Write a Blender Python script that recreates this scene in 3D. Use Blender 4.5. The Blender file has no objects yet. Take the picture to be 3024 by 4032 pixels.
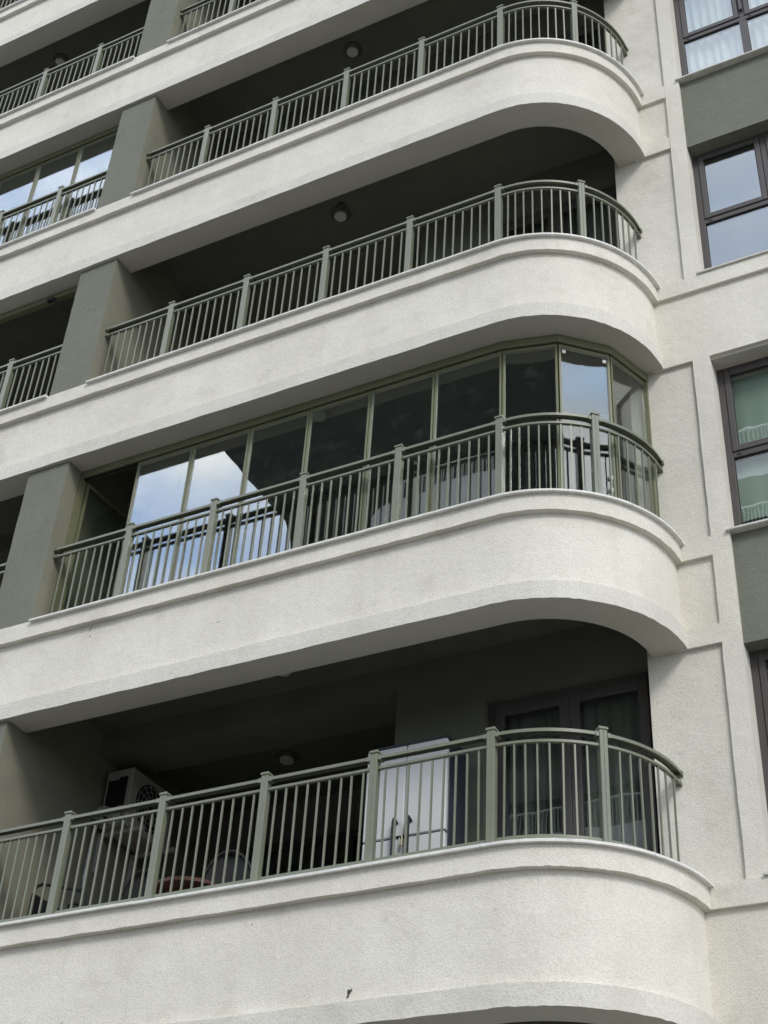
import bpy, bmesh, math, random
from math import sin, cos, pi, radians, atan2, hypot
from mathutils import Vector, Matrix
random.seed(7)
S = bpy.context.scene
COL = S.collection

# ------------------------------------------------------------------ camera
cam_d = bpy.data.cameras.new('camera')
cam = bpy.data.objects.new('camera', cam_d); COL.objects.link(cam)
R_ = Vector((0.88711612, 0.45855084, 0.05249871)); U_ = Vector((0.24048681, -0.55631317, 0.79541294)); F_ = Vector((-0.393943, 0.6929984, 0.60378981))
CAM = Vector((3.85584567, -8.59937103, -4.28022731))
m = Matrix.Identity(4)
for i in range(3):
    m[i][0] = R_[i]; m[i][1] = U_[i]; m[i][2] = -F_[i]; m[i][3] = CAM[i]
cam.matrix_world = m
cam_d.sensor_fit = 'VERTICAL'; cam_d.sensor_height = 36.0; cam_d.lens = 50.998
cam_d.clip_start = 0.1; cam_d.clip_end = 3000
S.camera = cam

# ------------------------------------------------------------------ sky, sun, exposure
SUN_AZ = (0.70, -0.714)      # horizontal direction towards the sun
SUN_EL = radians(40)
SUN_STRENGTH = 0.62
CLOUD = 6.6
w = bpy.data.worlds.new("World"); S.world = w; w.use_nodes = True
nt = w.node_tree; N = nt.nodes; L = nt.links
bg = N['Background']; bg.inputs['Strength'].default_value = 0.1
sky = N.new('ShaderNodeTexSky'); sky.sky_type = 'NISHITA'; sky.sun_disc = False
sky.sun_elevation = SUN_EL; sky.sun_rotation = atan2(SUN_AZ[0], SUN_AZ[1])
tc = N.new('ShaderNodeTexCoord')
mp = N.new('ShaderNodeMapping'); mp.inputs['Scale'].default_value = (1.0, 1.0, 1.9); mp.inputs['Location'].default_value = (0.35, 0.1, 0.6)
nz = N.new('ShaderNodeTexNoise'); nz.inputs['Scale'].default_value = 3.1; nz.inputs['Detail'].default_value = 9; nz.inputs['Roughness'].default_value = 0.56
nz2 = N.new('ShaderNodeTexNoise'); nz2.inputs['Scale'].default_value = 4.2; nz2.inputs['Detail'].default_value = 7
cr = N.new('ShaderNodeValToRGB'); cr.color_ramp.elements[0].position = 0.42; cr.color_ramp.elements[1].position = 0.58
cr.color_ramp.elements[0].color = (0.20, 0.20, 0.20, 1); cr.color_ramp.elements[1].color = (1, 1, 1, 1)
cr2 = N.new('ShaderNodeValToRGB'); cr2.color_ramp.elements[0].position = 0.3; cr2.color_ramp.elements[1].position = 0.72
cr2.color_ramp.elements[0].color = (CLOUD*0.56, CLOUD*0.575, CLOUD*0.60, 1); cr2.color_ramp.elements[1].color = (CLOUD*1.38, CLOUD*1.37, CLOUD*1.34, 1)
mx = N.new('ShaderNodeMixRGB')
L.new(tc.outputs['Generated'], mp.inputs['Vector']); L.new(mp.outputs['Vector'], nz.inputs['Vector']); L.new(mp.outputs['Vector'], nz2.inputs['Vector'])
L.new(nz.outputs['Fac'], cr.inputs['Fac']); L.new(nz2.outputs['Fac'], cr2.inputs['Fac'])
gap = N.new('ShaderNodeVectorMath'); gap.operation = 'DOT_PRODUCT'; gap.inputs[1].default_value = Vector((-0.14, -0.66, 0.74)).normalized()
nv0 = N.new('ShaderNodeVectorMath'); nv0.operation = 'NORMALIZE'; L.new(tc.outputs['Generated'], nv0.inputs[0]); L.new(nv0.outputs[0], gap.inputs[0])
gr_ = N.new('ShaderNodeMapRange'); gr_.interpolation_type = 'SMOOTHSTEP'; gr_.inputs['From Min'].default_value = 0.95; gr_.inputs['From Max'].default_value = 0.995; gr_.inputs['To Min'].default_value = 1.0; gr_.inputs['To Max'].default_value = 0.62
L.new(gap.outputs['Value'], gr_.inputs['Value'])
gm = N.new('ShaderNodeMath'); gm.operation = 'MULTIPLY'; L.new(cr.outputs['Color'], gm.inputs[0]); L.new(gr_.outputs['Result'], gm.inputs[1])   # a rift of blue between the clouds
L.new(gm.outputs[0], mx.inputs['Fac']); mi = N.new('ShaderNodeVectorMath'); mi.operation = 'MINIMUM'; mi.inputs[1].default_value = (4.5, 6.3, 8.8); sc_ = N.new('ShaderNodeVectorMath'); sc_.operation = 'SCALE'; sc_.inputs['Scale'].default_value = 1.5
L.new(sky.outputs['Color'], sc_.inputs[0]); L.new(sc_.outputs[0], mi.inputs[0]); L.new(mi.outputs[0], mx.inputs['Color1']); L.new(cr2.outputs['Color'], mx.inputs['Color2'])
# a bright bank of thin cloud to the left of the street
nv = N.new('ShaderNodeVectorMath'); nv.operation = 'NORMALIZE'; L.new(tc.outputs['Generated'], nv.inputs[0])
dv = N.new('ShaderNodeVectorMath'); dv.operation = 'DOT_PRODUCT'; dv.inputs[1].default_value = Vector((-0.62, -0.52, 0.60)).normalized(); L.new(nv.outputs[0], dv.inputs[0])
mr = N.new('ShaderNodeMapRange'); mr.interpolation_type = 'SMOOTHSTEP'; mr.inputs['From Min'].default_value = 0.86; mr.inputs['From Max'].default_value = 1.0; mr.inputs['To Min'].default_value = 1.0; mr.inputs['To Max'].default_value = 1.7
L.new(dv.outputs['Value'], mr.inputs['Value'])
vm = N.new('ShaderNodeVectorMath'); vm.operation = 'SCALE'; L.new(mx.outputs['Color'], vm.inputs[0]); L.new(mr.outputs['Result'], vm.inputs['Scale'])
L.new(vm.outputs[0], bg.inputs['Color'])
sd = bpy.data.lights.new('sun', 'SUN'); sun = bpy.data.objects.new('sun', sd); COL.objects.link(sun)
sd.energy = SUN_STRENGTH; sd.angle = radians(16); sd.color = (1.0, 0.94, 0.84)
sv = Vector((SUN_AZ[0]*cos(SUN_EL), SUN_AZ[1]*cos(SUN_EL), sin(SUN_EL)))
sun.rotation_euler = sv.to_track_quat('Z', 'Y').to_euler(); sun.location = (10, -20, 40)
S.view_settings.view_transform = 'Standard'; S.view_settings.look = 'None'; S.view_settings.gamma = 1.0
S.view_settings.exposure = 1.50
S.view_settings.use_curve_mapping = False
S.render.engine = 'CYCLES'
S.cycles.max_bounces = 14; S.cycles.diffuse_bounces = 5; S.cycles.glossy_bounces = 6; S.cycles.transmission_bounces = 8; S.cycles.transparent_max_bounces = 16
S.cycles.use_denoising = True
S.cycles.sample_clamp_indirect = 6.0
S.cycles.caustics_reflective = False; S.cycles.caustics_refractive = False

# ------------------------------------------------------------------ materials
def mat(name):
    M = bpy.data.materials.new(name); M.use_nodes = True
    t = M.node_tree; b = t.nodes['Principled BSDF']
    return M, t, t.nodes, t.links, b

def noise(n, l, vec, scale, detail=4, rough=0.55):
    x = n.new('ShaderNodeTexNoise'); x.inputs['Scale'].default_value = scale; x.inputs['Detail'].default_value = detail; x.inputs['Roughness'].default_value = rough
    l.new(vec, x.inputs['Vector']); return x

def ramp(n, l, src, p0, c0, p1, c1):
    r = n.new('ShaderNodeValToRGB'); e = r.color_ramp.elements
    e[0].position = p0; e[1].position = p1; e[0].color = (*c0, 1); e[1].color = (*c1, 1)
    l.new(src, r.inputs['Fac']); return r

def mul(n, l, a, b, fac=1.0):
    x = n.new('ShaderNodeMixRGB'); x.blend_type = 'MULTIPLY'; x.inputs['Fac'].default_value = fac
    l.new(a, x.inputs['Color1']); l.new(b, x.inputs['Color2']); return x

def stucco(name, c, grain=0.16, bump=0.5, dirt=0.2, scale=75):
    """sprayed render: worm-like grains, mottled tone, faint rain streaks and dirt patches"""
    M, t, n, l, b = mat(name)
    g = n.new('ShaderNodeNewGeometry'); P = g.outputs['Position']
    warp = noise(n, l, P, 38, 3)
    add = n.new('ShaderNodeMixRGB'); add.blend_type = 'ADD'; add.inputs['Fac'].default_value = 0.02
    l.new(P, add.inputs['Color1']); l.new(warp.outputs['Color'], add.inputs['Color2'])
    gr = noise(n, l, add.outputs['Color'], scale, 3, 0.6)
    vo = n.new('ShaderNodeTexVoronoi'); vo.inputs['Scale'].default_value = scale*0.62; l.new(add.outputs['Color'], vo.inputs['Vector'])
    hm = n.new('ShaderNodeMath'); hm.operation = 'MULTIPLY_ADD'; hm.inputs[1].default_value = 0.7
    l.new(vo.outputs['Distance'], hm.inputs[0]); l.new(gr.outputs['Fac'], hm.inputs[2])
    mo = noise(n, l, P, 1.1, 6, 0.62)
    st_map = n.new('ShaderNodeMapping'); st_map.inputs['Scale'].default_value = (5.0, 5.0, 0.5); l.new(P, st_map.inputs['Vector'])
    st = noise(n, l, st_map.outputs['Vector'], 1.6, 6, 0.6)
    grain_r = ramp(n, l, hm.outputs[0], 0.45, (1-grain,)*3, 0.95, (1.0,)*3)
    mo_r = ramp(n, l, mo.outputs['Fac'], 0.3, (1-dirt*0.5, 1-dirt*0.52, 1-dirt*0.56), 0.62, (1, 1, 1))
    st_r = ramp(n, l, st.outputs['Fac'], 0.28, (1-dirt*0.14, 1-dirt*0.14, 1-dirt*0.17), 0.55, (1, 1, 1))
    base = n.new('ShaderNodeRGB'); base.outputs[0].default_value = (*c, 1)
    a = mul(n, l, base.outputs[0], grain_r.outputs['Color']); a = mul(n, l, a.outputs['Color'], mo_r.outputs['Color']); a = mul(n, l, a.outputs['Color'], st_r.outputs['Color'])
    pa = noise(n, l, P, 2.7, 5, 0.66)                            # repainted and weathered patches
    pa_r = ramp(n, l, pa.outputs['Fac'], 0.56, (1, 1, 1), 0.66, (1-dirt*0.30, 1-dirt*0.31, 1-dirt*0.36)); a = mul(n, l, a.outputs['Color'], pa_r.outputs['Color'])
    sp = noise(n, l, P, 17, 3, 0.6)
    sp_r = ramp(n, l, sp.outputs['Fac'], 0.69, (1, 1, 1), 0.76, (1-dirt*0.9, 1-dirt*0.92, 1-dirt)); a = mul(n, l, a.outputs['Color'], sp_r.outputs['Color'])
    l.new(a.outputs['Color'], b.inputs['Base Color'])
    b.inputs['Roughness'].default_value = 0.92; b.inputs['Specular IOR Level'].default_value = 0.2
    bp = n.new('ShaderNodeBump'); bp.inputs['Strength'].default_value = bump; bp.inputs['Distance'].default_value = 0.006
    l.new(hm.outputs[0], bp.inputs['Height'])
    tw = noise(n, l, P, 5.5, 2)                                  # trowel undulation
    bp2 = n.new('ShaderNodeBump'); bp2.inputs['Strength'].default_value = 0.35; bp2.inputs['Distance'].default_value = 0.022
    l.new(tw.outputs['Fac'], bp2.inputs['Height']); l.new(bp.outputs['Normal'], bp2.inputs['Normal']); l.new(bp2.outputs['Normal'], b.inputs['Normal'])
    return M

def plain(name, c, rough=0.6, spec=0.4, var=0.08, scale=6, bump=0.0, bscale=80, metal=0.0):
    M, t, n, l, b = mat(name)
    g = n.new('ShaderNodeNewGeometry')
    x = noise(n, l, g.outputs['Position'], scale, 6, 0.62)
    r = ramp(n, l, x.outputs['Fac'], 0.3, tuple(k*(1-var) for k in c), 0.7, tuple(min(1, k*(1+var*0.6)) for k in c))
    l.new(r.outputs['Color'], b.inputs['Base Color'])
    rr = ramp(n, l, x.outputs['Fac'], 0.3, (rough*0.9,)*3, 0.7, (min(1, rough*1.12),)*3); l.new(rr.outputs['Color'], b.inputs['Roughness'])
    b.inputs['Specular IOR Level'].default_value = spec; b.inputs['Metallic'].default_value = metal
    if bump:
        y = noise(n, l, g.outputs['Position'], bscale, 4)
        bp = n.new('ShaderNodeBump'); bp.inputs['Strength'].default_value = bump; bp.inputs['Distance'].default_value = 0.004
        l.new(y.outputs['Fac'], bp.inputs['Height']); l.new(bp.outputs['Normal'], b.inputs['Normal'])
    return M

def glass(name, tint, f0=0.07, wave=0.25, wscale=1.6, dirt=0.03):
    """window glass: clear tinted body with angle-dependent mirror reflection, slightly wavy"""
    M = bpy.data.materials.new(name); M.use_nodes = True; t = M.node_tree; n = t.nodes; l = t.links
    n.remove(n['Principled BSDF']); out = n['Material Output']
    g = n.new('ShaderNodeNewGeometry')
    dot = n.new('ShaderNodeVectorMath'); dot.operation = 'DOT_PRODUCT'; l.new(g.outputs['Normal'], dot.inputs[0]); l.new(g.outputs['Incoming'], dot.inputs[1])
    ab = n.new('ShaderNodeMath'); ab.operation = 'ABSOLUTE'; l.new(dot.outputs['Value'], ab.inputs[0])
    om = n.new('ShaderNodeMath'); om.operation = 'SUBTRACT'; om.inputs[0].default_value = 1.0; l.new(ab.outputs[0], om.inputs[1])
    pw = n.new('ShaderNodeMath'); pw.operation = 'POWER'; pw.inputs[1].default_value = 4.2; l.new(om.outputs[0], pw.inputs[0])
    ma = n.new('ShaderNodeMath'); ma.operation = 'MULTIPLY_ADD'; ma.inputs[1].default_value = 1-f0; ma.inputs[2].default_value = f0; ma.use_clamp = True; l.new(pw.outputs[0], ma.inputs[0])
    tr = n.new('ShaderNodeBsdfTransparent'); tr.inputs['Color'].default_value = (*tint, 1)
    gl = n.new('ShaderNodeBsdfGlossy'); gl.inputs['Roughness'].default_value = 0.0; gl.inputs['Color'].default_value = (0.94, 0.97, 1.0, 1)
    wv = noise(n, l, g.outputs['Position'], wscale, 1.5)
    bp = n.new('ShaderNodeBump'); bp.inputs['Strength'].default_value = wave; bp.inputs['Distance'].default_value = 0.012
    l.new(wv.outputs['Fac'], bp.inputs['Height']); l.new(bp.outputs['Normal'], gl.inputs['Normal'])
    mxs = n.new('ShaderNodeMixShader'); l.new(ma.outputs[0], mxs.inputs['Fac']); l.new(tr.outputs[0], mxs.inputs[1]); l.new(gl.outputs[0], mxs.inputs[2])
    df = n.new('ShaderNodeBsdfDiffuse'); df.inputs['Color'].default_value = (0.5, 0.5, 0.47, 1)
    dn = noise(n, l, g.outputs['Position'], 5.5, 9, 0.72)
    dr = ramp(n, l, dn.outputs['Fac'], 0.52, (dirt*0.25,)*3, 0.74, (dirt*2.2,)*3)
    mx2 = n.new('ShaderNodeMixShader'); l.new(dr.outputs['Color'], mx2.inputs['Fac']); l.new(mxs.outputs[0], mx2.inputs[1]); l.new(df.outputs[0], mx2.inputs[2])
    l.new(mx2.outputs[0], out.inputs['Surface'])
    return M

WHITE = stucco('white_stucco', (0.792, 0.762, 0.684), grain=0.20, bump=0.42, dirt=0.25, scale=115)
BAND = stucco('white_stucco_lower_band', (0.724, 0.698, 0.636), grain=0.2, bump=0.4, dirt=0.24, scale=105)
GREEN = stucco('green_stucco', (0.203, 0.212, 0.172), grain=0.24, bump=0.4, dirt=0.22, scale=110)
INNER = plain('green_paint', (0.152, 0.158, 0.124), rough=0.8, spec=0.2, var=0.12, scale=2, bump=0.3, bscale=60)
PAINT = plain('pier_side_paint', (0.215, 0.208, 0.158), rough=0.8, spec=0.2, var=0.14, scale=2.2, bump=0.35, bscale=70)
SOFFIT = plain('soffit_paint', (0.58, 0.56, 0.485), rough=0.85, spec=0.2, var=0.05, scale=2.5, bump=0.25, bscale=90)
SILL = plain('marble_sill', (0.80, 0.79, 0.755), rough=0.5, spec=0.4, var=0.14, scale=14)
WSILL = plain('window_sill_stone', (0.62, 0.605, 0.565), rough=0.7, var=0.18, scale=12)
RAIL = plain('rail_paint', (0.178, 0.190, 0.138), rough=0.42, spec=0.5, var=0.10, scale=5)
OLIVE = plain('olive_aluminium', (0.165, 0.172, 0.098), rough=0.45, spec=0.5, var=0.10, scale=5)
BROWN = plain('brown_frame', (0.082, 0.074, 0.072), rough=0.42, spec=0.45, var=0.08, scale=4)
BLACK = plain('black_plastic', (0.012, 0.012, 0.014), rough=0.5, spec=0.4, var=0.1)
GLASS = glass('balcony_glass', (0.90, 0.93, 0.90), f0=0.15, wave=0.06, wscale=1.3, dirt=0.014)
WGLASS = glass('window_glass', (0.91, 0.95, 0.925), f0=0.19, wave=0.055, wscale=2.2, dirt=0.015)
DGLASS = glass('door_glass', (0.82, 0.85, 0.83), f0=0.075, wave=0.06, wscale=2.0, dirt=0.015)
CURT = plain('white_curtain', (0.62, 0.62, 0.62), rough=0.9, spec=0.1, var=0.05)
CURTG = plain('pale_green_blind', (0.62, 0.71, 0.645), rough=0.9, spec=0.1, var=0.04, scale=2)
TILE = plain('floor_tile', (0.28, 0.26, 0.23), rough=0.5, var=0.1)
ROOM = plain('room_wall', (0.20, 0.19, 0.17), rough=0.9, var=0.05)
FR_WHITE = plain('fridge_white', (0.60, 0.61, 0.62), rough=0.3, spec=0.5, var=0.02)
FR_BODY = plain('fridge_body', (0.030, 0.034, 0.045), rough=0.4, var=0.06)
BRASS = plain('brass', (0.46, 0.42, 0.30), rough=0.4, metal=0.6)
AC_W = plain('ac_casing', (0.38, 0.365, 0.335), rough=0.6, var=0.08)
WOOD = plain('red_wood', (0.125, 0.054, 0.036), rough=0.45, var=0.25, scale=9)
RATTAN = plain('rattan', (0.024, 0.023, 0.026), rough=0.65, var=0.35, scale=60, bump=0.8, bscale=120)
PAPER = plain('white_tissue', (0.75, 0.75, 0.74), rough=0.9, var=0.05)
LAMP = plain('opal_lamp', (0.62, 0.60, 0.57), rough=0.4, var=0.03)
LRING = plain('lamp_ring', (0.085, 0.085, 0.08), rough=0.4)
ASPH = plain('street_paving', (0.165, 0.16, 0.148), rough=0.9, var=0.2, scale=1.2, bump=0.4, bscale=20)
OPPD = plain('opposite_dark', (0.030, 0.036, 0.031), rough=0.9, spec=0.05, var=0.25, scale=0.6)
OPPW = plain('opposite_white', (0.66, 0.655, 0.63), rough=0.9, var=0.08, scale=1.0)
CHIP = plain('bare_mortar', (0.07, 0.068, 0.062), rough=0.95, var=0.4, scale=60)
SEAL = plain('black_gasket', (0.015, 0.015, 0.015), rough=0.6)
TAB = plain('corner_protector', (0.78, 0.77, 0.70), rough=0.5, var=0.03)

# ------------------------------------------------------------------ mesh helpers
class MB:
    def __init__(s): s.v = []; s.f = []
    def quad(s, *p):
        i = len(s.v); s.v += [tuple(q) for q in p]; s.f.append(tuple(range(i, i+len(p))))
    def box(s, x0, x1, y0, y1, z0, z1, rot=0.0, piv=None):
        c = [(x0,y0,z0),(x1,y0,z0),(x1,y1,z0),(x0,y1,z0),(x0,y0,z1),(x1,y0,z1),(x1,y1,z1),(x0,y1,z1)]
        if rot:
            px, py = piv if piv else ((x0+x1)/2, (y0+y1)/2); k, q = cos(rot), sin(rot)
            c = [(px+(x-px)*k-(y-py)*q, py+(x-px)*q+(y-py)*k, z) for x, y, z in c]
        i = len(s.v); s.v += c
        s.f += [tuple(i+k for k in t) for t in ((0,3,2,1),(4,5,6,7),(0,1,5,4),(1,2,6,5),(2,3,7,6),(3,0,4,7))]
        return s
    def prism(s, poly, z0, z1):
        n = len(poly); i = len(s.v)
        s.v += [(x,y,z0) for x,y in poly] + [(x,y,z1) for x,y in poly]
        s.f.append(tuple(i+k for k in reversed(range(n)))); s.f.append(tuple(i+n+k for k in range(n)))
        for k in range(n):
            j = (k+1) % n; s.f.append((i+k, i+j, i+n+j, i+n+k))
        return s
    def sweep(s, rings, closed_profile=True, caps=True):
        n = len(rings[0]); i = len(s.v)
        for r in rings: s.v += [tuple(p) for p in r]
        for a in range(len(rings)-1):
            for k in range(n if closed_profile else n-1):
                j = (k+1) % n
                s.f.append((i+a*n+k, i+(a+1)*n+k, i+(a+1)*n+j, i+a*n+j))
        if caps:
            s.f.append(tuple(i+k for k in range(n))); s.f.append(tuple(i+(len(rings)-1)*n+k for k in reversed(range(n))))
        return s
    def tube(s, pts, r, n=8, closed=False):
        pts = [Vector(p) for p in pts]; rings = []
        m_ = len(pts)
        for k in range(m_):
            a = pts[k-1] if (k > 0 or closed) else pts[k]; b = pts[(k+1) % m_] if (k < m_-1 or closed) else pts[k]
            d = (b-a).normalized(); up = Vector((0,0,1)) if abs(d.z) < 0.9 else Vector((1,0,0))
            x = d.cross(up).normalized(); y = x.cross(d)
            rr = r[k] if isinstance(r, (list, tuple)) else r
            rings.append([pts[k]+x*rr*cos(2*pi*q/n)+y*rr*sin(2*pi*q/n) for q in range(n)])
        if closed: rings.append(rings[0]); s.sweep(rings, True, False)
        else: s.sweep(rings)
        return s
    def lathe(s, prof, c, n=28):
        i = len(s.v); k = len(prof)
        for a in range(n):
            t = 2*pi*a/n
            s.v += [(c[0]+r*cos(t), c[1]+r*sin(t), c[2]+z) for r, z in prof]
        for a in range(n):
            b = (a+1) % n
            for j in range(k-1): s.f.append((i+a*k+j, i+b*k+j, i+b*k+j+1, i+a*k+j+1))
        return s
    def build(s, name, material, parent=None, origin=None, bevel=0.0, smooth=False, label=None, split=None, split2=None):
        o0 = Vector(origin) if origin is not None else (Vector(parent['_o']) if parent is not None and '_o' in parent else Vector((0,0,0)))
        me = bpy.data.meshes.new(name)
        me.from_pydata([tuple(Vector(p)-o0) for p in s.v], [], s.f); me.update()
        bm = bmesh.new(); bm.from_mesh(me)
        bmesh.ops.remove_doubles(bm, verts=bm.verts, dist=1e-5) if not bevel else None
        bmesh.ops.recalc_face_normals(bm, faces=bm.faces)
        if bevel:
            bmesh.ops.bevel(bm, geom=[e for e in bm.edges if len(e.link_faces) == 2 and e.calc_face_angle() > 0.5], offset=bevel, segments=1, affect='EDGES')
        bm.to_mesh(me); bm.free()
        if smooth:
            for p in me.polygons: p.use_smooth = True
            try: me.set_sharp_from_angle(angle=radians(35))
            except Exception: pass
        me.materials.append(material)
        if split is not None:            # second material for faces chosen by normal/centre
            me.materials.append(split[0])
            for p in me.polygons:
                if split[1](p.normal, p.center+o0): p.material_index = 1
        if split2 is not None:
            me.materials.append(split2[0])
            for p in me.polygons:
                if split2[1](p.normal, p.center+o0): p.material_index = 2
        o = bpy.data.objects.new(name, me); COL.objects.link(o)
        if parent is not None: o.parent = parent; o['_o'] = tuple(o0)
        else: o.location = o0; o['_o'] = tuple(o0)
        if label: o['label'] = label
        return o

def thing(name, label, cat, loc=(0,0,0), group=None):
    o = bpy.data.objects.new(name, None); COL.objects.link(o); o.location = loc; o['_o'] = tuple(loc)
    o['label'] = label; o['category'] = cat
    if group: o['group'] = group
    return o

def tag(o, label=None, cat=None, group=None, kind=None):
    if label: o['label'] = label
    if cat: o['category'] = cat
    if group: o['group'] = group
    if kind: o['kind'] = kind
    return o

def copy_tree(o, parent=None):
    c = o.copy(); COL.objects.link(c)
    if parent is not None: c.parent = parent
    for ch in [q for q in bpy.data.objects if q.parent == o]: copy_tree(ch, c)
    return c

# ------------------------------------------------------------------ shared plan of the facade
CX, CY = 0.03, 1.05                      # centre of the rounded corner
FZ = {-2: -6.0, -1: -3.0, 0: 0.0, 1: 3.0, 2: 6.005, 3: 9.008, 4: 12.017, 5: 15.03, 6: 18.04}
XL = -13.0
def arc_pt(R, th): return (CX+R*sin(th), CY-R*cos(th))

def facade_rings(profile, x_start, jit=0.0, tail=0.05, step=0.12, seed=1, x_stop=None, jit_z=None):
    """profile: list of (R, z); follows the straight front then the quarter circle into the wall"""
    rnd = random.Random(seed); rings = []
    def ring(fx):
        out = []
        for k, (R, z) in enumerate(profile):
            x, y = fx(R)
            dz = rnd.uniform(-jit, jit) if jit_z is None or k in jit_z else 0
            out.append((x, y, z+dz))
        rings.append(out)
    end = CX if x_stop is None else x_stop
    nst = max(2, int((end-x_start)/step))
    for i in range(nst+1):
        x = x_start+(end-x_start)*i/nst; ring(lambda R, x=x: (x, CY-R))
    if x_stop is None:
        for i in range(1, 41):
            th = pi/2*i/40; ring(lambda R, th=th: arc_pt(R, th))
        if tail: ring(lambda R: (CX+R, CY+tail))
    return rings

# ------------------------------------------------------------------ ground
g = MB(); g.quad((-600,-600,-5.9),(600,-600,-5.9),(600,600,-5.9),(-600,600,-5.9))
tag(g.build('ground', ASPH), 'pale street paving below the building', kind='structure')

# ------------------------------------------------------------------ apartment building
BO = (0.0, 1.05, -5.9)
B = thing('apartment_building', 'white stuccoed apartment block with long rounded balconies and grey green piers', 'building', BO)

for k in (-1, 0, 1, 2, 3, 4, 5):
    z = FZ[k]
    bot, lin = (-1.18, -1.025) if k == 0 else (-1.085, -0.925)
    prof = [(1.19, z-.090), (1.19, z-.250), (1.136, z-.254), (1.136, z+lin+.003), (1.177, z+lin), (1.177, z+bot), (0.88, z+bot), (0.88, z-.090)]
    mb = MB(); mb.sweep(facade_rings(prof, XL, jit=0.0038, seed=10+k, jit_z={1, 4, 5}))
    # raised kerb under the pier, between the two sills
    mb.box(-5.192, -4.668, -.138, -.0885, z-.0895, z-.070)
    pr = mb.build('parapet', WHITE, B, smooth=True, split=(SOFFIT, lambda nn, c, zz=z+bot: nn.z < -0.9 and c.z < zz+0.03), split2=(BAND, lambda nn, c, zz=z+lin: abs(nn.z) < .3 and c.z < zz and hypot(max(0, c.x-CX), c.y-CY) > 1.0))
    # marble sill in slabs with open joints
    sm = MB(); joints = {0: [-2.9, -1.02, -.01], 1: [-2.85, -1.09, .02], 2: [-2.5, -1.64, -.76, .02], 3: [-3.03, -1.14, .10]}.get(k, [-2.7, -.9])
    sp = lambda zz: [(1.226, zz-.0895), (1.228, zz-.072), (1.222, zz-.067), (0.90, zz-.062), (0.90, zz-.0895)]
    xs = [-4.665]+joints
    for a, b_ in zip(xs[:-1], xs[1:]):
        off = random.uniform(-.003, .003)
        sm.sweep(facade_rings(sp(z+off), a+.002, x_stop=b_-.002, step=.25, jit=.0012, seed=int(a*100)))
    rnd = facade_rings(sp(z), xs[-1]+.002, step=.25, tail=0.0, jit=.001, seed=k+70)
    cut = len(rnd)-15
    sm.sweep(rnd[:cut]); sm.sweep([[(p[0]+.002, p[1]+.003, p[2]-.002) for p in r] for r in rnd[cut-1:]])
    sm.build('sill', SILL, pr, smooth=True)
    s2 = MB(); e = XL
    for a in (-9.9, -8.6, -7.2, -6.2, -5.195):
        s2.sweep(facade_rings(sp(z), e+.002, x_stop=a-.002, step=.3, jit=.0012, seed=int(-a*10))); e = a
    s2.build('sill', SILL, pr, smooth=True)

# piers
for k in (-1, 0, 1, 2, 3, 4, 5):
    z0 = FZ[k]-.089; z1 = FZ[k+1]+(-1.18 if k+1 == 0 else -1.085)
    mb = MB()
    nz_ = 16
    rnd = random.Random(40+k)
    def pier_ring(zz): 
        j = lambda: rnd.uniform(-.003, .003)
        return [(-5.228+j(), -.088, zz), (-4.714+j(), -.088, zz), (-4.714, -.02, zz), (-4.714, 3.2, zz), (-5.228, 3.2, zz), (-5.228, -.02, zz)]
    mb.sweep([pier_ring(z0+(z1-z0)*i/nz_) for i in range(nz_+1)])
    mb.box(-5.228, -4.714, .1712, 3.2, z1+.0005, FZ[k+1]-.5502)
    mb.build('pier', GREEN, B, split=(PAINT, lambda nn, c: abs(nn.x) > .7 or c.y > .2))

# slabs: floor and ceiling of every balcony
def slab_poly():
    pts = [(XL, .171)]
    for i in range(0, 25): pts.append(arc_pt(.879, pi/2*i/24*0.999))
    return pts+[(1.0, CY+.02), (1.0, 3.2), (XL, 3.2)]
for k in (-1, 0, 1, 2, 3, 4, 5):
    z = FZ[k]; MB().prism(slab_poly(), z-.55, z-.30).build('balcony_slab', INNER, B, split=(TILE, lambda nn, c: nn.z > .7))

# right-hand front wall: sunk panels, raised strips
wall = MB(); wall.box(.865, 1.64, 1.085, 1.30, -5.9, 18.0)
wall.build('side_wall', WHITE, B)
rnd = random.Random(5)
def strip(mb, x0, x1, y0, y1, z0, z1):
    """thin raised plaster panel with slightly uneven edges"""
    n_ = max(2, int((z1-z0)/.15)); j = lambda: rnd.uniform(-.0025, .0025)
    mb.sweep([[(x0+j(), y0, z0+(z1-z0)*i/n_), (x1+j(), y0, z0+(z1-z0)*i/n_), (x1, y1, z0+(z1-z0)*i/n_), (x0, y1, z0+(z1-z0)*i/n_)] for i in range(n_+1)])
tr = MB()
for k in range(-1, 6):
    z = FZ[k]; zn = FZ[k+1]
    lo = -1.18 if k == 0 else -1.09
    # strip beside the windows of this storey
    if k in (1, 3, 5):                        # green bay: small sunk panel by the balcony
        strip(tr, 1.483, 1.64, 1.05, 1.086, z-1.09, zn-1.0902)
        strip(tr, 1.10, 1.4825, 1.0505, 1.086, z-.25, z-.062)
        strip(tr, 1.10, 1.4825, 1.0505, 1.086, z-1.09, z-.918)
    else:
        strip(tr, 1.10, 3.30, 1.05, 1.086, z+lo, z-.2505)
        tr.box(1.10, 3.30, 1.015, 1.085, z-.25, z-.066)
        strip(tr, 1.483, 1.64, 1.05, 1.086, z-.0655, zn-1.0902)
        
    if k == 5: pass
tr.build('wall_trim', WHITE, B)
rw = MB()
rw.box(3.10, 6.5, 1.087, 1.32, -5.9, 18.0); rw.box(3.10, 3.25, 1.052, 1.0868, -5.9, 18.0)
rw.build('side_wall', WHITE, B)
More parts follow.
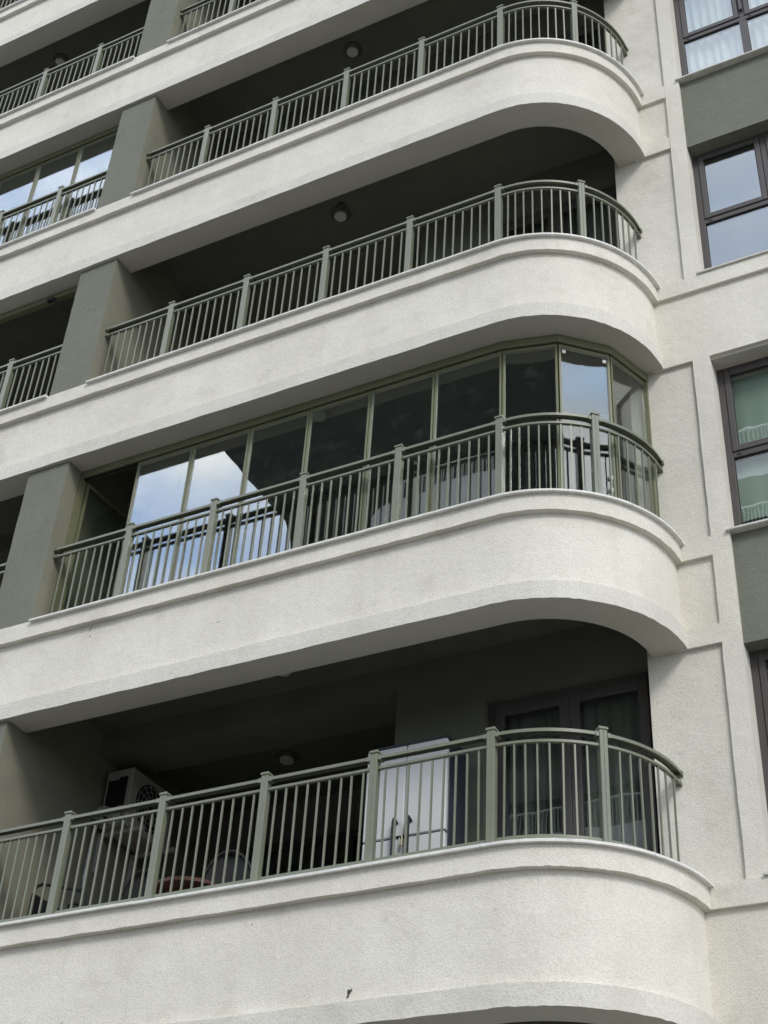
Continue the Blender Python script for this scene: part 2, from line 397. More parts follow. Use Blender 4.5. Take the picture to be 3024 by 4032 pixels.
for k in (-1, 0, 1, 2, 3, 4, 5):
    z = FZ[k]; mb = MB(); low = (-1.18 if k == 0 else -1.115)
    if k in (1, 3, 5):
        mb.box(1.6405, 3.0995, 1.098, 1.34, z+low, z-.066); mb.build('spandrel', GREEN, B)
    else:
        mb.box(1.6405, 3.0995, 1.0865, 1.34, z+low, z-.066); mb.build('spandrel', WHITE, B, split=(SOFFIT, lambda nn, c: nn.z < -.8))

# windows of the right-hand bay
def curtain_mesh(x0, x1, y, z0, z1, amp, wl, seed=0, step=.012):
    rnd = random.Random(seed); mb = MB(); n_ = int((x1-x0)/step); ph = 0; ring_t = []; ring_b = []
    for i in range(n_+1):
        x = x0+(x1-x0)*i/n_; ph += step/wl*2*pi*rnd.uniform(.5, 1.5)
        d = amp*sin(ph)+amp*.4*sin(ph*.37+1)
        ring_t.append((x, y+d*.75, z1)); ring_b.append((x, y+d, z0))
    mb.sweep([[a, b_, (b_[0], b_[1]+.004, b_[2]), (a[0], a[1]+.004, a[2])] for a, b_ in zip(ring_t, ring_b)])
    return mb

def make_window(k):
    z = FZ[k]; zt = FZ[k+1]+(-1.18 if k+1 == 0 else -1.10); zb = z-.064; y0, y1 = 1.245, 1.315
    x0, x1 = 1.6405, 3.0995
    fr = MB(); t = .062
    fr.box(x0, x0+t, y0, y1, zb, zt); fr.box(x1-t, x1, y0, y1, zb, zt)
    fr.box(x0+t, x1-t, y0, y1, zt-t, zt); fr.box(x0+t, x1-t, y0, y1, zb, zb+.075)
    fr.box(x0+t, x1-t, y0, y1, z+.845, z+.905)
    mc = 2.37
    fr.box(mc-.03, mc+.03, y0, y1, z+.905, zt-t); fr.box(mc-.04, mc+.04, y0, y1, zb+.075, z+.845)
    f = fr.build('window', BROWN, B, bevel=.004)
    for a, b_ in ((x0+t, mc-.03), (mc+.03, x1-t)):
        sm = MB(); q = .052; c0, c1, d0, d1 = a+.003, b_-.003, z+.908, zt-t-.003; ys = y0-.012
        sm.box(c0, c0+q, ys, y1-.01, d0, d1); sm.box(c1-q, c1, ys, y1-.01, d0, d1)
        sm.box(c0+q, c1-q, ys, y1-.01, d0, d0+.06); sm.box(c0+q, c1-q, ys, y1-.01, d1-q, d1)
        sm.build('sash', BROWN, f, bevel=.004)
        gk = MB()
        for (e0, e1, h0, h1) in ((c0+q, c1-q, d0+.06, d1-q),):
            gk.box(e0, e0+.006, ys+.012, ys+.02, h0, h1); gk.box(e1-.006, e1, ys+.012, ys+.02, h0, h1); gk.box(e0+.006, e1-.006, ys+.012, ys+.02, h1-.010, h1); gk.box(e0+.006, e1-.006, ys+.012, ys+.02, h0, h0+.006)
        e0, e1 = (x0+t, mc-.04) if a < 2 else (mc+.04, x1-t)
        gk.box(e0, e1, y0+.012, y0+.02, z+.835, z+.845); gk.box(e0, e0+.006, y0+.012, y0+.02, zb+.075, z+.835)
        gk.build('gasket', SEAL, f)
        MB().box(c0+q, c1-q, ys+.020, ys+.026, d0+.06, d1-q).build('pane', WGLASS, f)
        MB().box(e0, e1, y0+.020, y0+.026, zb+.075, z+.845).build('pane', WGLASS, f)
        MB().box(a+.035, a+.07, y0-.003, y0+.006, z+.865, z+.882).build('drain_slot', BLACK, f)
    if k == 3: MB().box(mc-.017, mc+.017, y0-.035, y0-.002, z+1.0, z+1.36).build('hinge_cover', BROWN, f, bevel=.006)
    MB().box(1.612, 3.0995, 1.022 if k in (1, 3) else .995, 1.2445, z-.0635, z-.042).build('sill', WSILL, f, bevel=.003)
    return f
for k in (0, 1, 2, 3, 4): make_window(k)

# rooms behind (dark closed space)
rm = MB()
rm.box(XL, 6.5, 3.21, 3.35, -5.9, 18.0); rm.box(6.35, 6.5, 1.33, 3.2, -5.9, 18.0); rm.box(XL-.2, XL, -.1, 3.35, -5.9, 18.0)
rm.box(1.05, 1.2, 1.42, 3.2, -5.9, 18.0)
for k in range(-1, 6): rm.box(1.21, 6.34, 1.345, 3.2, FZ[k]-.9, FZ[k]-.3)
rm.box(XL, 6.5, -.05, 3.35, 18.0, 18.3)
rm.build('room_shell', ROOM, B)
# ground storey
gs = MB(); gs.box(XL, .86, .2, .5, -5.9, -4.12); gs.build('ground_storey_wall', WHITE, B)

# balcony back wall, alcove and door of every storey
YB = 1.21
def back_wall(k, xa, xb, door=True):
    z0 = FZ[k]-.2995; z1 = FZ[k+1]-.5505; mb = MB()
    if door:
        xd0, xd1, zd = -.62, .86, FZ[k]+1.93
        mb.box(-1.465, xd0, YB, 1.40, z0, z1); mb.box(xd0, 1.04, YB, 1.40, zd, z1)
        mb.box(-1.465, -1.30, 1.401, 3.205, z0, z1)
        mb.box(xa, -1.466, YB, 1.73, FZ[k]+2.20, z1)
    else:
        mb.box(xa, xb, YB, 1.73, FZ[k]+2.20, z1); mb.box(xa, xa+1.2, 1.735, 1.9, z0, z1)
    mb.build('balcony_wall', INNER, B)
    # sliding door at the back of the alcove
    f = MB(); a0, a1 = (-4.2, -1.7) if door else (-8.6, -5.7); zz = FZ[k]-.295
    y = 3.12
    for x in (a0, (a0+a1)/2-.04, a1-.08): f.box(x, x+.08, y, y+.06, zz, zz+2.25)
    f.box(a0+.08, (a0+a1)/2-.04, y, y+.06, zz+2.17, zz+2.25); f.box((a0+a1)/2+.04, a1-.08, y, y+.06, zz+2.17, zz+2.25)
    fo = f.build('sliding_door', BROWN, B)
    MB().box(a0+.08, a1-.08, y+.062, y+.068, zz, zz+2.17).build('pane', DGLASS, fo)
    if door:
        zb, zt = FZ[k]-.295, FZ[k]+1.929; x0, x1 = -.62, .86; y0, y1 = 1.285, 1.36; t = .065
        f = MB(); mc = .115
        f.box(x0, x0+t, y0, y1, zb, zt); f.box(x1-t, x1, y0, y1, zb, zt); f.box(x0+t, x1-t, y0, y1, zt-t, zt)
        d = f.build('balcony_door', BROWN, B, bevel=.004)
        for a, b_ in ((x0+t+.003, mc-.002), (mc+.002, x1-t-.003)):
            q = .085; l_ = MB()
            l_.box(a, a+q, y0-.012, y1-.01, zb+.01, zt-t-.003); l_.box(b_-q, b_, y0-.012, y1-.01, zb+.01, zt-t-.003)
            l_.box(a+q, b_-q, y0-.012, y1-.01, zt-t-q, zt-t-.003); l_.box(a+q, b_-q, y0-.012, y1-.01, zb+.01, zb+.13)
            l_.build('door_leaf', BROWN, d, bevel=.004)
            MB().box(a+q, b_-q, y0+.01, y0+.016, zb+.13, zt-t-q).build('pane', DGLASS, d)
for k in (-1, 0, 1, 2, 3, 4):
    back_wall(k, -4.712, 0, True)
    back_wall(k, -11.2, -5.23, False)

# damage on the render
def blob(pts, y0, y1, seed):
    mb = MB(); mb.sweep([[(x, y, z) for x, z in pts] for y in (y0, y1)]); return mb
mb = blob([(-1.005+(x_+1.005)*.75, -.96+(z_+.96)*.75) for x_, z_ in ((-1.035,-.995),(-1.012,-.99),(-1.006,-.965),(-.985,-.938),(-.978,-.912),(-1.0,-.925),(-1.018,-.912),(-1.028,-.938),(-1.022,-.965))], -.0895, -.08, 1)
mb.v += []; mb.build('plaster_chip', CHIP, B, label='dark broken hole in the white plaster of the lowest parapet')
for (x, z, l, a) in ((-3.965, 2.70, .07, .35), (-3.955, 2.62, .03, .3), (-3.45, -.905, .03, .9), (-1.855, -.36, .018, .2), (-2.55, 2.42, .06, 1.45), (-3.86, 2.86, .035, .4), (-4.2, 11.70, .02, 1.2), (-1.9, 11.0, .016, .7), (.62, -.72, .016, .6)):
    c_, s_ = cos(a), sin(a); w_ = .0028; l *= .7
    y = -.0885
    if x > .1: continue
    blob([(x-s_*l/2-c_*w_, z-c_*l/2), (x-s_*l/2+c_*w_, z-c_*l/2), (x+s_*l/2+c_*w_*.6, z+c_*l/2), (x+s_*l/2-c_*w_*.6, z+c_*l/2)], y, -.08, 1).build('plaster_scratch', CHIP, B)

# ------------------------------------------------------------------ railings
HP = .906
YR = .02            # railing axis behind the front of the post caps
RR = 1.03           # radius of the rounded part, about a centre that moves back with the axis
def post_mesh(mb, cap, x, y, rot, z=0.0):
    w2 = .031
    mb.box(x-w2, x+w2, y-w2, y+w2, z-.055, z+HP-.022, rot, (x, y))
    # twin-profile groove: two thin raised ribs on the front
    for s in (-1, 1):
        mb.box(x+s*.0152-.0146, x+s*.0152+.0146, y-w2-.0018, y-w2+.001, z-.05, z+HP-.024, rot, (x, y))
    cap.box(x-w2-.007, x+w2+.007, y-w2-.009, y+w2+.007, z+HP-.0215, z+HP, rot, (x, y))

def bracket(P, p, x, y, rot):
    for s in (-1, 1):
        P('bracket', MB().box(x+s*.0465-.014, x+s*.0465+.014, y-.0305, y+.0305, .824, .864, rot, (x, y)), p, bevel=.002)

def rail_path(x0, curved):
    pts = [(x0, 0.0), (CX, 0.0)] if curved else None
    return pts

RAIL_PROF = {'top_rail': [(-.0285, .832), (-.0262, .832), (-.0262, .853), (.0262, .853), (.0262, .832), (.0285, .832), (.0285, .858), (-.0285, .858)], 'middle_rail': [(-.016, .752), (.016, .752), (.016, .776), (-.016, .776)], 'bottom_rail': [(-.014, .004), (.014, .004), (.014, .038), (-.014, .038)]}

def arc_pt(R, th, _c=None): return (CX+R*sin(th), CY-YR-R*cos(th))
def build_railing(root, posts, x_left, x_right, curved, arc_posts=(), arc_bal=()):
    def P(name, mb, par=root, **kw): return mb.build(name, RAIL, par, origin=(0,0,0), **kw)
    for x in posts:
        a, c = MB(), MB(); post_mesh(a, c, x, 0, 0)
        p = P('post', a, bevel=.002); P('cap', c, p, bevel=.003); bracket(P, p, x, 0, 0)
    for th in arc_posts:
        x, y = arc_pt(RR, th); a, c = MB(), MB(); post_mesh(a, c, x, y, th)
        p = P('post', a, bevel=.002); P('cap', c, p, bevel=.003); bracket(P, p, x, y, th)
    for nm, prof in RAIL_PROF.items():
        mb = MB(); rings = []
        rings.append([(x_left, o, z) for o, z in prof]); rings.append([((CX if curved else x_right), o, z) for o, z in prof])
        if curved:
            for i in range(1, 33):
                th = pi/2*i/32; rings.append([(*arc_pt(RR-o, th), z) for o, z in prof])
            rings.append([(CX+RR-o, CY+.034-YR, z) for o, z in prof])
        mb.sweep(rings); P(nm, mb, bevel=.0025 if nm == 'middle_rail' else 0)
    # wall flanges
    fl = lambda *q: P('wall_flange', MB().box(*q), bevel=.002)
    if curved:
        fl(CX+RR-.036, CX+RR+.036, CY+.006-YR, CY+.034-YR, .824, .866); fl(CX+RR-.022, CX+RR+.022, CY+.006-YR, CY+.034-YR, .746, .782)
        fl(x_left-.055, x_left+.026, -.038, .038, .824, .866); fl(x_left-.055, x_left+.026, -.024, .024, .745, .783)
    else:
        fl(x_right-.02, x_right, -.042, .042, .824, .868); fl(x_right-.02, x_right, -.026, .026, .744, .784)
    # balusters
    def bal(x, y, rot=0):
        mb = MB(); mb.box(x-.0068, x+.0068, y-.0068, y+.0068, .036, .754, rot, (x, y)); tx, ty = random.uniform(-.004, .004), random.uniform(-.003, .003); mb.v = [(q[0]+tx, q[1]+ty, q[2]) if q[2] > .5 else q for q in mb.v]; P('baluster', mb)
    xs = sorted(posts); ends = [x_left+(.0 if curved else 0)]+xs
    for a, b_ in zip(xs[:-1], xs[1:]):
        for i in range(9): bal(a+.098+i*(b_-a-.196)/8+random.uniform(-.002, .002), 0)
    if curved:
        a, b_ = x_left, xs[0]; n_ = 8
        for i in range(n_): bal(a+.085+i*(b_-a-.085-.125)/(n_-1), 0)
        for th in arc_bal: bal(*arc_pt(RR, radians(th)), radians(th))
    else:
        a, b_ = xs[-1], x_right
        for i in range(8): bal(a+.098+i*(b_-a-.17)/7, 0)

PX = [0.0, -.963, -1.928, -2.891, -3.85]
r0 = bpy.data.objects.new('balcony_railing', None); COL.objects.link(r0); r0['_o'] = (0,0,0)
build_railing(r0, PX, -4.713, 0, True, [radians(43.5)], [3.6, 7.9, 12.5, 17.2, 22.2, 27.2, 32.2, 37.2, 50.8, 56.1, 61.3, 66.5, 71.7, 77.4, 83.6])
DX = {0: 0, 1: .05, 2: .022, 3: .032, 4: .02}
LBL = {0: 'grey green metal railing of the lowest balcony, with the fridge and air conditioner behind it',
       1: 'grey green metal railing standing in front of the glazed in balcony',
       2: 'grey green curved railing of the open balcony just above the glazed in one',
       3: 'grey green curved railing of the highest balcony whose rounded corner is in view',
       4: 'short visible piece of green railing at the top edge, above the highest rounded balcony'}
for k in range(5):
    r = r0 if k == 0 else copy_tree(r0)
    # the straight part meets the pier: shift the whole railing only by the measured few centimetres
    r.location = ((DX[k] if k else 0)-.012, YR, FZ[k]+.008); tag(r, LBL[k], 'railing', 'green balcony railings')
l0 = bpy.data.objects.new('balcony_railing', None); COL.objects.link(l0); l0['_o'] = (0,0,0)
build_railing(l0, [-6.05, -7.01, -7.97, -8.93, -9.89], -10.8, -5.229, False)
LL = {1: 'sliver of green railing at the left edge beside the pier of the glazed in balcony',
      2: 'green railing left of the pier, below the dark open glazing track',
      3: 'green railing in front of the glazed balcony at the left edge',
      4: 'green railing of the open balcony at upper left, below its round ceiling lamp',
      5: 'green railing cut off by the top left corner'}
for k in (1, 2, 3, 4, 5):
    r = l0 if k == 1 else copy_tree(l0)
    r.location = (0, YR, FZ[k]+.008); tag(r, LL[k], 'railing', 'green balcony railings')

# ------------------------------------------------------------------ balcony glazing
def seg_box(mb, p, q, z0, z1, th, e=0.0, off=0.0):
    """box along the plan segment p-q, th thick"""
    d = Vector((q[0]-p[0], q[1]-p[1])); L_ = d.length; d /= L_; n_ = Vector((d.y, -d.x))
    a = Vector(p)-d*e+n_*off; b_ = Vector(q)+d*e+n_*off
    poly = [a+n_*th/2, a-n_*th/2, b_-n_*th/2, b_+n_*th/2]
    mb.prism([tuple(v) for v in poly], z0, z1)

def make_glazing(root, pts, z, mull_at_ends=True, open_first=False, open_all=False, zt=None):
    zt = z+1.914 if zt is None else zt; zb = z-.060
    tr_ = MB(); bt = MB(); tr2 = MB()
    # continuous top track (mitred polyline) and bottom track
    def poly_sweep(mb, z0, z1, half):
        rings = []
        for i, p in enumerate(pts):
            a = Vector(pts[max(i-1, 0)]); b_ = Vector(pts[min(i+1, len(pts)-1)]); p_ = Vector(p)
            d1 = (p_-a).normalized() if i > 0 else (b_-p_).normalized(); d2 = (b_-p_).normalized() if i < len(pts)-1 else d1
            n1 = Vector((d1.y, -d1.x)); n2 = Vector((d2.y, -d2.x)); nn = (n1+n2); nn = nn/(nn.length**2)*2
            rings.append([(p_.x+nn.x*half, p_.y+nn.y*half, z0), (p_.x-nn.x*half, p_.y-nn.y*half, z0), (p_.x-nn.x*half, p_.y-nn.y*half, z1), (p_.x+nn.x*half, p_.y+nn.y*half, z1)])
        mb.sweep(rings)
    poly_sweep(tr_, zt-.085, zt, .035); poly_sweep(bt, zb, zb+.045, .035)
    tr_.build('top_track', OLIVE, root); bt.build('bottom_track', OLIVE, root)
    if open_all: return
    poly_sweep(tr2, zt-.094, zt-.085, .018); tr2.build('track_seal', SEAL, root)
    for i, (p, q) in enumerate(zip(pts[:-1], pts[1:])):
        if open_first and i == 0: continue
        p_, q_ = Vector(p), Vector(q); d = (q_-p_).normalized(); e_ = .004
        a, b_ = p_+d*e_, q_-d*e_; h0, h1 = zb+.05, zt-.094
        f = MB()
        seg_box(f, a, a+d*.019, h0, h1, .030); seg_box(f, b_-d*.019, b_, h0, h1, .030)
        seg_box(f, a+d*.019, b_-d*.019, h1-.036, h1, .028); seg_box(f, a+d*.019, b_-d*.019, h0, h0+.04, .028)
        fo = f.build('glass_panel', OLIVE, root)
        pn = MB(); seg_box(pn, a+d*.019, b_-d*.019, h0+.04, h1-.036, .006); tlt = random.uniform(-.005, .005); pn.v = [(q[0], q[1]+tlt, q[2]) if q[2] > zb+1 else q for q in pn.v]; pn.build('pane', GLASS, fo)
        ed = MB(); seg_box(ed, a+d*.019, a+d*.023, h0+.04, h1-.036, .012); seg_box(ed, b_-d*.023, b_-d*.019, h0+.04, h1-.036, .012); seg_box(ed, a+d*.023, b_-d*.023, h1-.041, h1-.036, .012)
        ed.build('glass_edge', plain('glass_edge_pale', (.42, .44, .38), rough=.5) if 'glass_edge_pale' not in bpy.data.materials else bpy.data.materials['glass_edge_pale'], fo)

ZB = FZ[1]
gl = thing('balcony_glazing', 'frameless folding glass screen closing the rounded balcony, its leftmost panel open', 'glazing', (-2, .14, ZB), 'balcony glass screens')
gp = [(-4.70, .145), (-3.99, .145), (-3.325, .145), (-2.655, .145), (-1.99, .145), (-1.33, .145), (-.665, .145), (.0, .150), (.485, .265), (.845, .595), (1.02, 1.084)]
make_glazing(gl, gp, ZB, open_first=True)
# end jamb against the pier and the opened panel folded inwards
for q in ((-4.7125, -4.672, .11, .18), (.985, 1.04, 1.045, 1.0845)): MB().box(*q, ZB-.0145, ZB+1.828).build('jamb', OLIVE, gl)
op = MB(); p, q = (-4.655, .19), (-4.60, .85)
seg_box(op, p, (-4.654, .209), ZB+.0, ZB+1.8, .03); seg_box(op, (-4.602, .83), q, ZB+.0, ZB+1.8, .03); seg_box(op, (-4.654, .209), (-4.602, .83), ZB+1.765, ZB+1.8, .028); seg_box(op, (-4.654, .209), (-4.602, .83), ZB, ZB+.04, .028)
oo = op.build('glass_panel', OLIVE, gl); pn = MB(); seg_box(pn, (-4.654, .209), (-4.602, .83), ZB+.04, ZB+1.765, .006); pn.build('pane', GLASS, oo)
# white corner protectors left on the corner pane
def on_seg(p, q, t, off):
    d = Vector((q[0]-p[0], q[1]-p[1])).normalized(); n_ = Vector((d.y, -d.x)); v = Vector(p)+d*t+n_*off; return v, d
p, q = gp[8], gp[9]; Ls = hypot(q[0]-p[0], q[1]-p[1])
for t, zz in ((.05, 1.735), (Ls-.055, 1.725), (.062, .995), (Ls-.05, 1.0), (Ls-.05, .40), (Ls-.05, .27)):
    v, d = on_seg(p, q, t, .012); mb = MB(); seg_box(mb, v-d*.016, v+d*.016, ZB+zz-.018, ZB+zz+.018, .016); mb.build('corner_protector', TAB, gl)
gd = thing('balcony_glazing', 'glass screen of clear panels at the left edge, bright with reflected sky', 'glazing', (-7, .12, FZ[3]), 'balcony glass screens')
make_glazing(gd, [(-9.44, .125), (-8.75, .125), (-8.07, .125), (-7.39, .125), (-6.71, .125), (-6.02, .125), (-5.233, .125)], FZ[3])
gc = thing('balcony_glazing', 'empty glazing track at the left edge with its panels slid away', 'glazing', (-7, .1, FZ[2]), 'balcony glass screens')
make_glazing(gc, [(-10.5, .10), (-5.2305, .10)], FZ[2], open_all=True)
mb = MB(); mb.box(-5.80, -5.70, .03, .075, FZ[2]+1.79, FZ[2]+1.826); mb.tube([(-5.72, .05, FZ[2]+1.80), (-5.66, .1, FZ[2]+1.74), (-5.60, .22, FZ[2]+1.70)], .014, 6); mb.build('latch', BLACK, gc)

# ------------------------------------------------------------------ ceiling lamps
def lamp(x, y, zc, label):
    t = thing('ceiling_lamp', label, 'lamp', (x, y, zc), 'round balcony ceiling lamps')
    MB().lathe([(0, -.001), (.116, -.001), (.119, -.018), (.108, -.03), (.080, -.034), (0, -.033)], (x, y, zc)).build('ring', LRING, t, smooth=True)
    MB().lathe([(.070, -.0345), (.074, -.058), (.070, -.068), (0, -.072)], (x, y, zc)).build('diffuser', LAMP, t, smooth=True)
    return t
lamp(-2.33, .70, FZ[4]-.55, 'round ceiling lamp of the highest rounded balcony')
lp = lamp(-2.31, .79, FZ[3]-.55, 'round ceiling lamp with a small dark sensor, on the balcony above the glazed one')
sb = MB(); sb.box(-2.27, -2.20, .645, .70, FZ[3]-.60, FZ[3]-.551); sb.box(-2.25, -2.21, .69, .73, FZ[3]-.625, FZ[3]-.585); sb.build('sensor', LRING, lp, bevel=.008)
lamp(-2.33, .82, FZ[2]-.55, 'round ceiling lamp seen dimly through the glass screen')
lamp(-7.68, .72, FZ[5]-.55, 'round ceiling lamp of the open balcony at upper left')
lamp(-2.42, .80, FZ[1]-.55, 'lamp barely showing under the beam of the lowest balcony')
lamp(-3.26, 2.30, FZ[1]-.55, 'pale round lamp in the dark alcove above the balcony table')

# ------------------------------------------------------------------ curtains
def curtain(name, lbl, *a, **k):
    mt = k.pop('mat', CURT); o = curtain_mesh(*a, **k).build(name, mt, None, origin=((a[0]+a[1])/2, a[2], a[3]), smooth=True); tag(o, lbl, 'curtain', 'curtains behind the panes'); return o
curtain('curtain', 'white pleated curtain in the topmost window on the right', 1.66, 3.08, 1.37, FZ[3]-.06, FZ[4]-1.1, .03, .10, seed=3)
curtain('curtain', 'flat pale green blind in the middle window on the right', 1.66, 3.08, 1.335, FZ[1]+.22, FZ[2]-1.1, .003, .2, seed=4, mat=CURTG)
for k, ll in ((0, 'sheer curtain behind the door of the lowest balcony'), (2, 'sheer curtain behind the door of the balcony above the glazed one')):
    curtain('curtain', ll, -.54, .82, 1.42, FZ[k]-.28, FZ[k]+1.86, .02, .11, seed=8+k, mat=plain('grey_green_sheer', (.23, .25, .235), rough=.9, spec=.1) if 'grey_green_sheer' not in bpy.data.materials else bpy.data.materials['grey_green_sheer'])

# ------------------------------------------------------------------ fridge
fo = (-1.06, .9, -.2995)
fr = thing('fridge', 'white double door fridge with a dark body and black handles against the balcony wall', 'fridge', fo)
x0, x1, yf, yb, zt = -1.42, -.70, .68, 1.12, 1.335
MB().box(x0, x1, yf+.05, yb-.06, -.2995, zt).build('body', FR_BODY, fr, bevel=.012)
MB().box(x0+.003, x1-.003, yf+.03, yb-.08, zt+.0005, zt+.035).build('hinge_cover', FR_BODY, fr, bevel=.01)
sp_ = -1.06; zs = .525
for a, b_ in ((x0, sp_-.003), (sp_+.003, x1)):
    d = MB().box(a, b_, yf, yf+.048, zs+.006, zt-.012).build('door', FR_WHITE, fr, bevel=.008)
    MB().box(a, b_, yf, yf+.048, -.26, zs-.006).build('door', FR_WHITE, fr, bevel=.008)
MB().box(x0+.004, x1-.004, yf+.012, yf+.046, zs-.006, zs+.006).build('gap_trim', FR_BODY, fr)
for s in (-1, 1):
    hx = sp_+s*.062; hm_ = MB()
    hm_.tube([(hx, yf-.001, .645), (hx, yf-.045, .66), (hx, yf-.05, .635), (hx, yf-.05, .22), (hx, yf-.045, .20), (hx, yf-.001, .21)], .017, 8)
    hm_.build('handle', BLACK, fr, smooth=True)
MB().box(sp_-.05, sp_+.05, yf-.012, yf-.0005, .519, .533).build('hasp', BLACK, fr)
pk = thing('padlock', 'small brass padlock hanging between the fridge handles', 'padlock', (sp_, yf-.03, .43))
MB().box(sp_-.015, sp_+.015, yf-.04, yf-.0245, .435, .475).build('body', BRASS, pk, bevel=.003)
MB().tube([(sp_-.011, yf-.032, .475), (sp_-.011, yf-.032, .505), (sp_-.006, yf-.032, .517), (sp_+.006, yf-.032, .517), (sp_+.011, yf-.032, .505), (sp_+.011, yf-.032, .475)], .0032, 6).build('shackle', BRASS, pk, smooth=True)

# ------------------------------------------------------------------ outdoor unit of the air conditioner on the left wall
ac = thing('air_conditioner', 'grey outdoor air conditioner unit on brackets on the left balcony wall', 'air conditioner', (-4.5, 1.66, 1.46))
ax0, ax1, ay0, ay1, az0, az1 = -4.66, -4.35, 1.32, 2.06, 1.475, 2.065
MB().box(ax0, ax1, ay0, ay1, az0, az1).build('casing', AC_W, ac, bevel=.012)
pl = MB()
pl.box(ax0+.035, ax1-.05, ay0-.004, ay0-.0005, az0+.08, az1-.09)
pl.build('side_coil', BLACK, ac)
MB().box(ax0+.02, ax0+.16, ay0-.010, ay0-.0045, az1-.115, az1-.035).build('name_plate', plain('plate_grey', (.36, .35, .33), rough=.5), ac)
fc = (ay0+.34, (az0+az1)/2); fan = MB()
ring = [(ax1+.004, fc[0]+.235*cos(t*pi/18), fc[1]+.235*sin(t*pi/18)) for t in range(36)]
fan.sweep([ring, [(ax1-.002, y, z) for _, y, z in ring]]); fan.build('fan_opening', BLACK, ac)
gr = MB()
for R__ in (.06, .11, .16, .21): gr.tube([(ax1+.010, fc[0]+R__*cos(t*pi/16), fc[1]+R__*sin(t*pi/16)) for t in range(32)], .0035, 5, closed=True)
for t in range(14):
    a = t*2*pi/14; pts = [(ax1+.010, fc[0]+r_*cos(a+r_*2.2), fc[1]+r_*sin(a+r_*2.2)) for r_ in (.03, .09, .15, .2, .238)]
    gr.tube(pts, .004, 5)
gr.build('fan_grille', AC_W, ac)
for y in (ay0+.10, ay1-.12):
    b_ = MB(); b_.box(-4.712, -4.20, y-.02, y+.02, az0-.05, az0-.008); b_.box(-4.712, -4.68, y-.02, y+.02, az0-.40, az0-.05); b_.build('bracket', AC_W, ac, bevel=.003)
MB().tube([(-4.64, ay0-.03, az0+.12), (-4.66, ay0-.05, az0-.1), (-4.69, ay0-.03, az0-.5), (-4.69, ay0+.1, az0-1.2)], .016, 8).build('pipe', CURT, ac, smooth=True)
rb = random.Random(3)
for i in range(3):
    pts = [(-4.68+.02*i+.3*t/6+rb.uniform(-.015, .015), ay0-.05-.03*i+rb.uniform(-.02, .02), az0+.02+.05*i+.03*sin(t)) for t in range(7)]
    MB().tube(pts, .022, 8).build('hose', plain('grey_hose', (.36, .35, .33), rough=.8) if 'grey_hose' not in bpy.data.materials else bpy.data.materials['grey_hose'], ac, smooth=True)

# ------------------------------------------------------------------ table and chairs
FL = -.2995
tb = thing('balcony_table', 'round red brown wooden table on the lowest balcony', 'table', (-3.02, .68, FL))
MB().lathe([(0, .318), (.305, .318), (.32, .328), (.32, .353), (.305, .365), (0, .365)], (-3.02, .68, 0), 40).build('top', WOOD, tb, smooth=True)
for t in range(4):
    a = pi/4+t*pi/2; MB().tube([(-3.02+.12*cos(a), .68+.12*sin(a), .317), (-3.02+.26*cos(a), .68+.26*sin(a), FL+.005)], .018, 8).build('leg', WOOD, tb, smooth=True)
rb = random.Random(9); ts = MB(); ts.lathe([(0, 0), (.03, 0), (.045, .02), (.05, .045), (.03, .075), (.02, .10), (0, .12)], (-3.20, .62, .366), 16)
ts.v = [(x+rb.uniform(-.01, .01), y+rb.uniform(-.01, .01), z+(rb.uniform(-.008, .008) if z > .38 else 0)) for x, y, z in ts.v]
tag(ts.build('tissue', PAPER, None, origin=(-3.20, .62, .366)), 'crumpled white tissue standing on the red brown table', 'tissue')
def rattan_chair(x, y, rot, lbl):
    t = thing('rattan_chair', lbl, 'chair', (x, y, FL), 'round backed rattan chairs')
    c_, s_ = cos(rot), sin(rot)
    W = lambda px, py, pz: (x+px*c_-py*s_, y+px*s_+py*c_, pz)
    arc = [(.29*cos(a), .20-.05*sin(a), FL+.42+.55*sin(a)) for a in [pi*i/24 for i in range(25)]]
    MB().tube([W(*p) for p in arc], .012, 8).build('back_frame', RATTAN, t, smooth=True)
    bk = MB(); rings = []
    for i in range(13):
        a = pi/2*i/12; hw = .27*cos(a)+.002; zz = FL+.42+.53*sin(a)
        rings.append([W(-hw+2*hw*j/12, .205-.05*sin(a)+.03*(1-((j-6)/6)**2), zz) for j in range(13)])
    fr_ = [r for r in rings]; bk2 = MB()
    bk2.sweep([r+[(p[0]+.012*-s_, p[1]+.012*c_, p[2]) for p in reversed(r)] for r in fr_]); bk2.build('backrest', RATTAN, t)
    MB().lathe([(0, -.02), (.25, -.02), (.265, 0), (.25, .02), (0, .025)], (x, y, FL+.42), 28).build('seat', RATTAN, t, smooth=True)
    for px, py in ((-.2, -.18), (.2, -.18), (-.2, .17), (.2, .17)):
        MB().tube([W(px, py, FL+.40), W(px*1.15, py*1.15, FL+.004)], .013, 8).build('leg', RATTAN, t, smooth=True)
    return t
rattan_chair(-2.66, .55, 0.15, 'rattan chair to the right of the red brown table')
rattan_chair(-3.62, .62, -.1, 'rattan chair to the left of the red brown table')
ch = thing('metal_armchair', 'dark tubular chair at the far left behind the railing, only its armrest showing', 'chair', (-4.15, .55, FL))
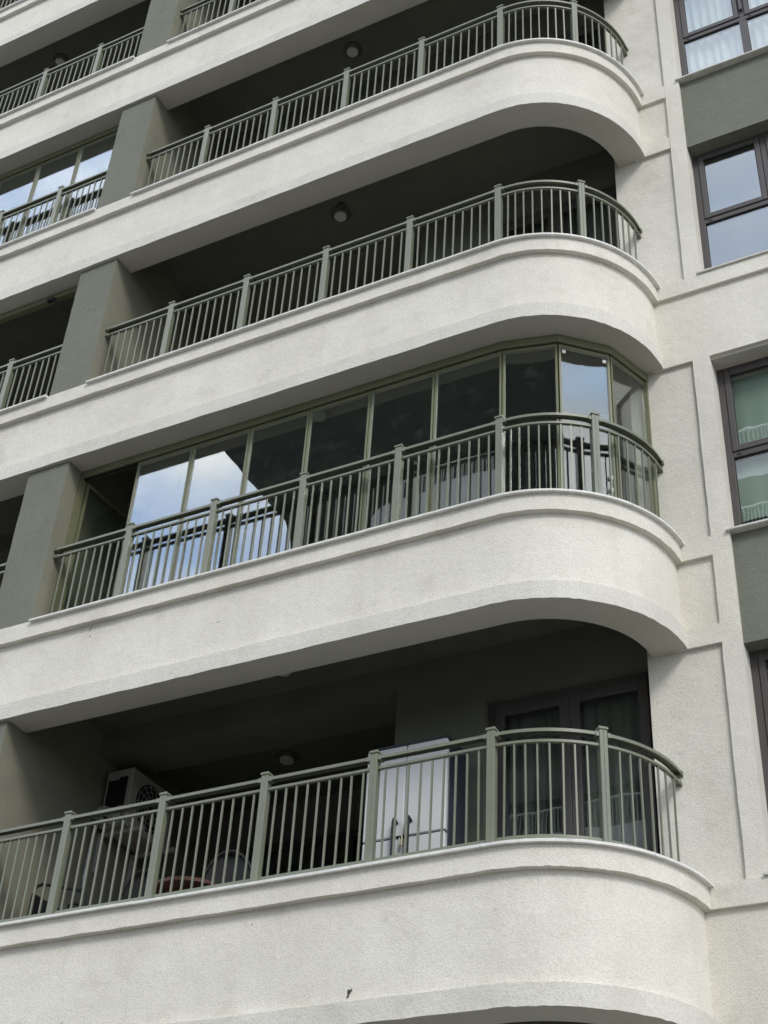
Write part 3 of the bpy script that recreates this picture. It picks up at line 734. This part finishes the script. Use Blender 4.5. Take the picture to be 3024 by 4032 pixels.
for yy in (.34, .78):
    MB().tube([(-4.40, yy, FL+.005), (-4.385, yy, FL+.70), (-4.36, yy, FL+.765), (-4.30, yy, FL+.775), (-3.86, yy, FL+.655), (-3.82, yy, FL+.6), (-3.80, yy, FL+.005)], .014, 8).build('arm', RATTAN, ch, smooth=True)
MB().box(-4.38, -3.83, .36, .76, FL+.40, FL+.43).build('seat', RATTAN, ch, bevel=.01)
MB().box(-4.42, -4.392, .36, .76, FL+.45, FL+.72).build('backrest', RATTAN, ch, bevel=.01)

# ------------------------------------------------------------------ block across the street (seen only mirrored in the panes)
ob = thing('opposite_building', 'dark block with pale balcony bands mirrored in the glass screen', 'building', (0, -27, -5.9))
def xz_prism(mb, poly, y0, y1):
    mb.sweep([[(x, y, z) for x, z in poly] for y in (y0, y1)]); return mb
sil = [(-20.6, -5.9), (-20.2, 24.0), (-20.25, 25.6), (-20.45, 27.0), (-20.85, 28.2), (-21.4, 29.1), (-22.1, 30.0), (-22.8, 30.9), (-23.5, 31.7), (-24.1, 32.4), (-24.5, 33.0), (-24.6, 33.6), (13, 33.6), (13, -5.9)]
xz_prism(MB(), sil, -40, -27).build('wall', OPPD, ob)
for i in range(9):
    z = 25.1-i*3.05; mb = MB(); x0, x1 = -15.5, 0.4
    arc = [(x0-1.4*sin(a), -27.0+1.4*cos(a)) for a in [pi/2*j/12 for j in range(12, 0, -1)]]
    mb.prism([(x1, -27.0)]+[(x0-1.4, -27.0)]+arc[1:]+[(x0, -25.6), (x1, -25.6)], z, z+1.15); mb.build('parapet', OPPW, ob)
    mb = MB(); mb.box(x0, x1, -25.76, -25.69, z+2.0, z+2.06); mb.build('handrail', OPPW, ob)
    mb = MB()
    for j in range(int((x1-x0)/.12)): mb.box(x0+j*.12, x0+.028+j*.12, -25.74, -25.712, z+1.151, z+1.999)
    tag(mb.build('baluster_row', plain('opposite_rails', (.42, .42, .40)) if 'opposite_rails' not in bpy.data.materials else bpy.data.materials['opposite_rails'], ob), kind='stuff')
